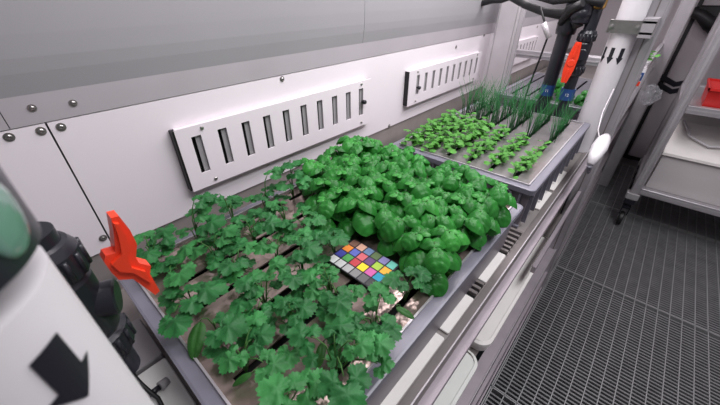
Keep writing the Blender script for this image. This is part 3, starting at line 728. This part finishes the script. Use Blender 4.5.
b = MB(); P1 = [hit(540, 6, 1, 1.40), hit(544, 20, 1, 1.40), hit(548, 36, 1, 1.40), hit(540, 58, 1, 1.41), hit(529, 86, 1, 1.42), hit(522, 108, 1, 1.43), hit(520, 116, 1, 1.435)]
t = thing('sensor_cable', 'thin black cable with a pale inline connector, left of the dark pipes', 'cable', tuple(P1[-1]))
b.tube([tuple(p) for p in P1], .0035, 8); b.build('cable', M_RUBBER, t)
b = MB(); b.tube([tuple(hit(543.5, 23, 1, 1.398)), tuple(hit(545.5, 28, 1, 1.398)), tuple(hit(549, 38, 1, 1.398))], [.009, .010, .009], 10); b.build('connector', M_ALU_W, t)
# white cable drooping by the second upright and the white cloth-like pouch
b = MB(); P2 = [hit(609, 88, 1, 1.38), hit(606, 98, 1, 1.36), hit(601, 112, 1, 1.33), hit(598, 130, 1, 1.28), hit(600, 142, 1, 1.22), hit(606, 140, 1, 1.2)]
P2 = [Vector((max(p.x, -.098), p.y, p.z)) for p in P2]
b.tube([tuple(p) for p in P2], .0022, 8); tag(b.build('white_cable', M_ALU_W), 'thin white cable drooping beside the far white pipe', 'cable')
t = thing('white_bottle', 'white rounded bottle hanging at the rack front beyond the second tray', 'bottle', (-.05, 1.13, -.50))
pb = [hit(606, 137, 0, -.058), hit(603, 141, 0, -.058), hit(599, 148, 0, -.058), hit(594, 157, 0, -.058), hit(590, 165, 0, -.058)]
b = MB(); b.tube([tuple(p) for p in pb], [.012, .019, .022, .016, .009], 14); b.build('body', M_WHITE, t)
b = MB(); b.tube([tuple(pb[-1]), tuple(hit(588, 172, 0, -.058))], [.008, .006], 10); b.build('neck', M_CRATE2, t)
b = MB(); b.tube([tuple(pb[1]+Vector((0, .012, .0))), tuple(pb[2]+Vector((.004, .03, -.012)))], [.006, .006], 8); b.build('cap', M_BRASS, t)

# sticker card, clear bag
t = thing('sticker_card', 'small card with red, white and blue fields clipped beyond the front upright', 'card', (-.05, 1.75, -.30))
c = hit(637, 77, 1, 1.75)
b = MB(); b.box((c.x-.016, 1.750, c.z-.035), (c.x+.020, 1.752, c.z+.035)); b.build('card', M_WHITE, t)
b = MB(); b.box((c.x-.014, 1.7485, c.z-.012), (c.x+.018, 1.750, c.z+.018)); b.build('blue_field', M_BLUE, t)
b = MB(); b.box((c.x-.014, 1.7485, c.z-.033), (c.x+.018, 1.750, c.z-.016)); b.build('red_field', M_RED, t)
r = random.Random(9); c = hit(650, 95, 1, 2.3); b = MB(); vs = []; nu, nv = 14, 9
for i in range(nv+1):
    for k in range(nu):
        a = 2*PI*k/nu; th = PI*i/nv; q = 1+r.uniform(-.22, .22); vs.append((c.x+.042*q*math.sin(th)*math.cos(a), c.y+.03*q*math.sin(th)*math.sin(a), c.z+.048*math.cos(th)*q))
b.add(vs, [(i*nu+k, (i+1)*nu+k, (i+1)*nu+(k+1) % nu, i*nu+(k+1) % nu) for i in range(nv) for k in range(nu)])
tag(b.build('plastic_bag', M_BAG), 'crumpled clear plastic bag hanging on the rack before the end door', 'bag')

# things below the near end of the first tray
b = MB(); P3 = [hit(131, 372, 2, -.47), hit(140, 383, 2, -.48), hit(150, 392, 2, -.49), hit(158, 398, 2, -.50), hit(163, 408, 2, -.51), hit(166, 420, 2, -.515)]
b.tube([tuple(p) for p in P3], .003, 8); tag(b.build('black_cable', M_RUBBER), 'thin black cable running down from the near valve past the tray corner', 'cable')
def quad_plate(name, px, z, m, label, cat, h=.004):
    pts = [hit(x, y, 2, z) for x, y in px]; b = MB(); b.prism([tuple(p) for p in pts], (0, 0, -h)); return tag(b.build(name, m), label, cat)
b = MB(); b.box((-.56, -.30, -.521), (-.452, .015, -.505), 0, .003)
tag(b.build('pale_panel', M_TRIM), 'grey flat panel on the shelf between near valve and tray corner', 'panel')
b = MB(); b.box((-.448, -.30, -.521), (-.30, .015, -.510), 0, .003)
tag(b.build('pale_panel', M_CREAM), 'cream flat panel on the shelf under the near tray edge', 'panel')
t = thing('black_clip', 'black clip with grey barb beside the near tray edge', 'clip', tuple(hit(156, 392, 2, -.51)))
b = MB(); b.tube([tuple(hit(149, 395, 2, -.495)), tuple(hit(160, 387, 2, -.495))], .0045, 8); b.build('clip_arm', M_BLACK, t)
b = MB(); b.tube([tuple(hit(160, 387, 2, -.495)), tuple(hit(168, 380, 2, -.497))], [.008, .006], 8); b.build('clip_barb', M_TRIM, t)

# ================================================================ CART AT THE END OF THE AISLE
CX = .125; CY = 2.42
ct = thing('utility_cart', 'grey metal cart on a black castor parked before the end door', 'cart', (.6, CY+.35, -1.3))
for x, y in ((CX, CY), (CX+.005, CY+.62), (1.02, CY), (1.02, CY+.62)):
    b = MB(); b.box((x, y, -1.06), (x+.045, y+.04, .45), 0, .004); b.box((x+.045, y+.012, -1.05), (x+.047, y+.028, .44), 1); b.box((x+.015, y-.0015, -1.0), (x+.03, y, .44), 1); b.build('post', [M_ALU, M_TRIM], ct)
for z in (-1.055, -.545, -.02):
    for y in (CY, CY+.62):
        b = MB(); b.box((CX+.045, y, z), (1.02, y+.04, z+.04), 0, .003); b.box((CX+.045, y-.001, z+.016), (1.02, y, z+.024), 1); b.build('cross_rail', [M_ALU, M_TRIM], ct)
    b = MB(); b.box((CX+.002, CY+.04, z), (CX+.042, CY+.62, z+.04), 0, .003); b.build('side_rail', M_ALU, ct)
for z in (-.52,):
    b = MB(); b.box((CX+.04, CY+.03, z), (1.02, CY+.63, z+.008)); b.build('shelf', M_ALU, ct)
b = MB(); b.box((CX+.04, CY+.03, -1.03), (1.02, CY+.63, -1.022)); b.build('shelf', M_ALU, ct)
for x, y in ((CX+.022, CY+.02), (1.04, CY+.02), (CX+.03, CY+.64), (1.04, CY+.64)):
    b = MB(); b.box((x-.034, y-.03, -1.10), (x+.034, y+.03, -1.06), 0, .006); b.build('end_cap', M_TRIM, ct)
    w0 = MB(); w0.box((x-.028, y-.028, -1.135), (x+.028, y+.028, -1.10), 0, .005); w0.lathe((x, y, 0), [(.014, -1.17), (.014, -1.13)], 12)
    w0.box((x-.022, y-.03, -1.215), (x-.016, y+.03, -1.16)); w0.box((x+.016, y-.03, -1.215), (x+.022, y+.03, -1.16)); w0.box((x-.022, y-.03, -1.17), (x+.022, y+.03, -1.155)); cst = w0.build('castor', M_BLACK, ct)
    b = MB(); b.lathe((x, y-.008, -1.252), [(.030, -.014), (.046, -.012), (.048, -.006), (.048, .006), (.046, .012), (.030, .014)], 24, 0, (1,0,0)); b.build('wheel', M_RUBBER, cst)
bx = thing('storage_crate', 'large white storage crate standing on the lower shelf of the cart', 'crate', (.6, CY+.3, -1.02))
b = MB(); b.prism([(.185, CY+.06, -1.02), (1.0, CY+.06, -1.02), (1.0, CY+.06, -.80), (.185, CY+.06, -.80)], (0, .5, 0)); b.build('body', M_BOX, bx)
b = MB(); b.prism([(.178, CY+.045, -.80), (.178, CY+.045, -.785), (.178, CY+.30, -.66), (.178, CY+.57, -.66), (.178, CY+.57, -.80)], (.83, 0, 0)); b.build('lid', M_PINKW, bx)
b = MB(); b.box((.60, CY+.052, -1.0), (.72, CY+.06, -.93), 0, .003); b.build('grip', M_BLACK, bx)
b = MB(); b.tube([(.21, CY+.30, -.655), (.26, CY+.16, -.70), (.35, CY+.12, -.725), (.48, CY+.15, -.70), (.60, CY+.28, -.655)], .006, 8); tag(b.build('loose_cord', M_WHITE), 'loose white cord lying over the white crate lid', 'cord')
rb = thing('red_bin', 'bright red plastic bin on the middle shelf of the cart', 'bin', (.35, CY+.2, -.512))
b = MB(); c = hit(697, 98, 1, CY+.06)
A = [(.225, CY+.05), (.60, CY+.05), (.60, CY+.30), (.225, CY+.30)]; B = [(.215, CY+.02), (.61, CY+.02), (.61, CY+.32), (.215, CY+.32)]
for z0, z1, X, Y in ((-.511, -.42, A, B),):
    b.add([(x, y, z0) for x, y in X]+[(x, y, z1) for x, y in Y]+[(x*.97+.0115, y, z1) for x, y in Y]+[(x, y, z0+.004) for x, y in X], [(3,2,1,0), (0,1,5,4), (1,2,6,5), (2,3,7,6), (3,0,4,7), (4,5,9,8), (5,6,10,9), (6,7,11,10), (7,4,8,11), (8,9,13,12), (9,10,14,13), (10,11,15,14), (11,8,12,15), (12,13,14,15)])
b.build('body', M_REDC, rb)
b = MB(); b.box((.210, CY+.015, -.424), (.615, CY+.022, -.412)); b.box((.210, CY+.318, -.424), (.615, CY+.325, -.412)); b.box((.210, CY+.015, -.424), (.217, CY+.325, -.412)); b.box((.608, CY+.015, -.424), (.615, CY+.325, -.412)); b.build('rim', M_REDC, rb)
for o in list(bpy.data.objects):
    if '_o' in o: del o['_o']
